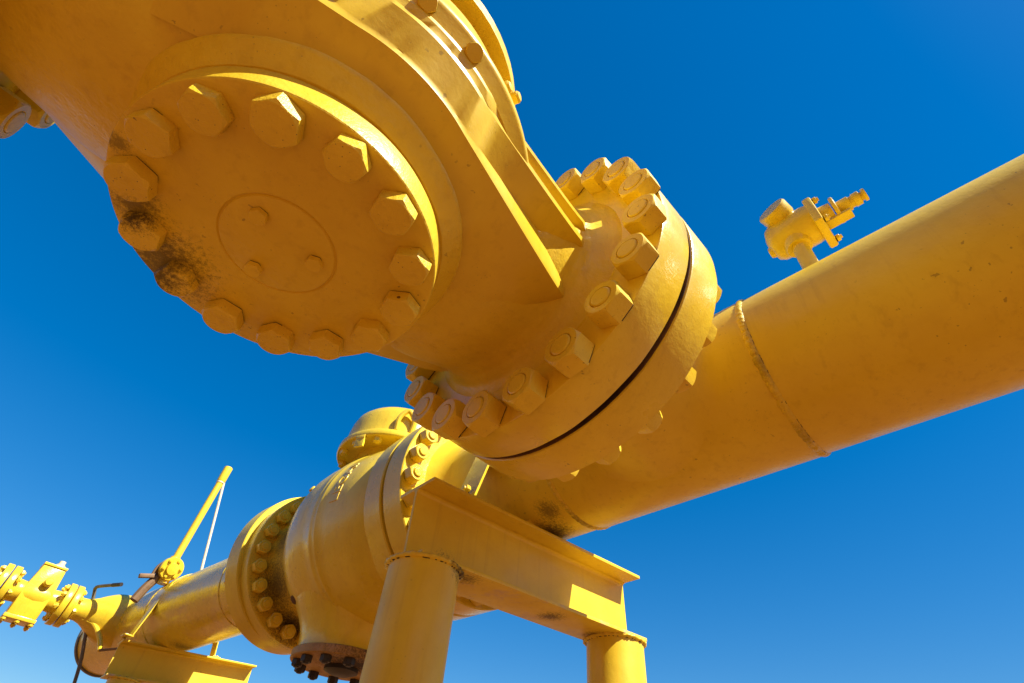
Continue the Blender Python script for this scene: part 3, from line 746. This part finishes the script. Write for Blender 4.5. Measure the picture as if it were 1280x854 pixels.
# ------------------------------------------------------------------ small relief valve on the header
rv = Thing('relief_valve', 'small yellow relief valve on a short stub on top of the main pipe', 'valve', (-.10, .085, ZC + .29))
zx = ZC
bm = bmesh.new(); lathe(bm, [(.030, .23), (.030, .49), (.034, .50), (.034, .54)], (-.10, .083, zx), Z, 28); rv.part('stub', bm, M_far)
bm = bmesh.new()
lathe(bm, [(0, -.118), (.03, -.118), (.066, -.105), (.078, -.085), (.084, -.03), (.084, .05), (.080, .072), (.0, .072)], (-.10, .065, zx + .560), -Y, 40)
lathe(bm, [(.062, -.01), (.052, -.05), (.046, -.065), (0, -.065)], (-.10, .085, zx + .53), Z, 32)
lathe(bm, [(0, 0), (.02, 0), (.026, .01), (.026, .03)], (-.10, .19, zx + .525), -Y, 16)
rv.part('body', bm, M_far, sharp=45)
bm = bmesh.new(); dcap = V((-.88, .24, .34)).normalized()
lathe(bm, [(.044, -.02), (.046, .06), (.058, .085), (.061, .135), (.056, .143), (0, .143)], V((-.075, .070, zx + .600)), dcap, 32); rv.part('cap', bm, M_far)
bm = bmesh.new(); box(bm, (-.10, -.018, zx + .545), (.082, .016, .082), bev=.008); rv.part('bonnet_plate', bm, M_far)
for sx, sz in ((-1, -1), (-1, 1), (1, -1), (1, 1)): rv.put(P_tiny, 'nut', (-.10 + sx * .058, -.033, zx + .545 + sz * .066), -Y, .4, .9)
bm = bmesh.new(); lathe(bm, [(.050, .03), (.046, .075), (0, .076)], (-.10, 0, zx + .555), -Y, 24)
box(bm, (-.10, -.075, zx + .505), (.022, .05, .007), bev=.003); rv.part('yoke', bm, M_far)
bm = bmesh.new(); lathe(bm, [(0, .080), (.056, .080), (.058, .084), (.058, .091), (.055, .094), (0, .094)], (-.10, 0, zx + .560), -Y, 32); rv.part('collar', bm, M_far)
bm = bmesh.new(); lathe(bm, [(.030, .094), (.030, .135), (.024, .137), (.024, .148), (.028, .150), (.028, .172), (.018, .176), (.018, .182), (.026, .184), (.026, .194), (0, .196)], (-.10, 0, zx + .560), -Y, 24); rv.part('spindle', bm, M_far)

# ------------------------------------------------------------------ daylight
sd = V((.14, -.69, .70)).normalized()                       # towards the sun
sun = bpy.data.lights.new('sun', 'SUN'); sun.energy = 5.0; sun.angle = radians(.53); sun.color = (1., .95, .86)
so = bpy.data.objects.new('sun', sun); COL.objects.link(so); so.rotation_euler = sd.to_track_quat('Z', 'Y').to_euler(); so.location = (0, 0, 30)
wd = bpy.data.worlds.new('World'); scene.world = wd; wd.use_nodes = True; nt = wd.node_tree
sky = nt.nodes.new('ShaderNodeTexSky'); sky.sky_type = 'NISHITA'; sky.sun_disc = False
sky.sun_elevation = math.asin(sd.z); sky.sun_rotation = atan2(sd.x, sd.y)
sky.air_density = 1.0; sky.dust_density = .3; sky.ozone_density = 1.6; sky.altitude = 900
hs = nt.nodes.new('ShaderNodeHueSaturation'); hs.inputs['Saturation'].default_value = 1.3; hs.inputs['Hue'].default_value = .5
nt.links.new(sky.outputs[0], hs.inputs['Color']); sx = nt.nodes.new('ShaderNodeSeparateColor'); nt.links.new(hs.outputs[0], sx.inputs[0])      # soft shoulder: brightness rolls off towards the horizon
dv = mth(nt, 'DIVIDE', 1.0, mth(nt, 'ADD', mth(nt, 'MULTIPLY', sx.outputs[2], .17), 1.0))
gm = nt.nodes.new('ShaderNodeVectorMath'); gm.operation = 'SCALE'; nt.links.new(hs.outputs[0], gm.inputs[0]); nt.links.new(dv, gm.inputs['Scale'])
h2 = nt.nodes.new('ShaderNodeHueSaturation'); h2.inputs['Saturation'].default_value = 1.14; nt.links.new(gm.outputs[0], h2.inputs['Color'])
nt.links.new(h2.outputs[0], nt.nodes['Background'].inputs['Color'])
nt.nodes['Background'].inputs['Strength'].default_value = .136

vs_ = scene.view_settings; vs_.view_transform = 'Standard'; vs_.look = 'None'; vs_.exposure = 1.0; vs_.gamma = 1.0; vs_.use_curve_mapping = False
scene.cycles.max_bounces = 8; scene.cycles.diffuse_bounces = 5
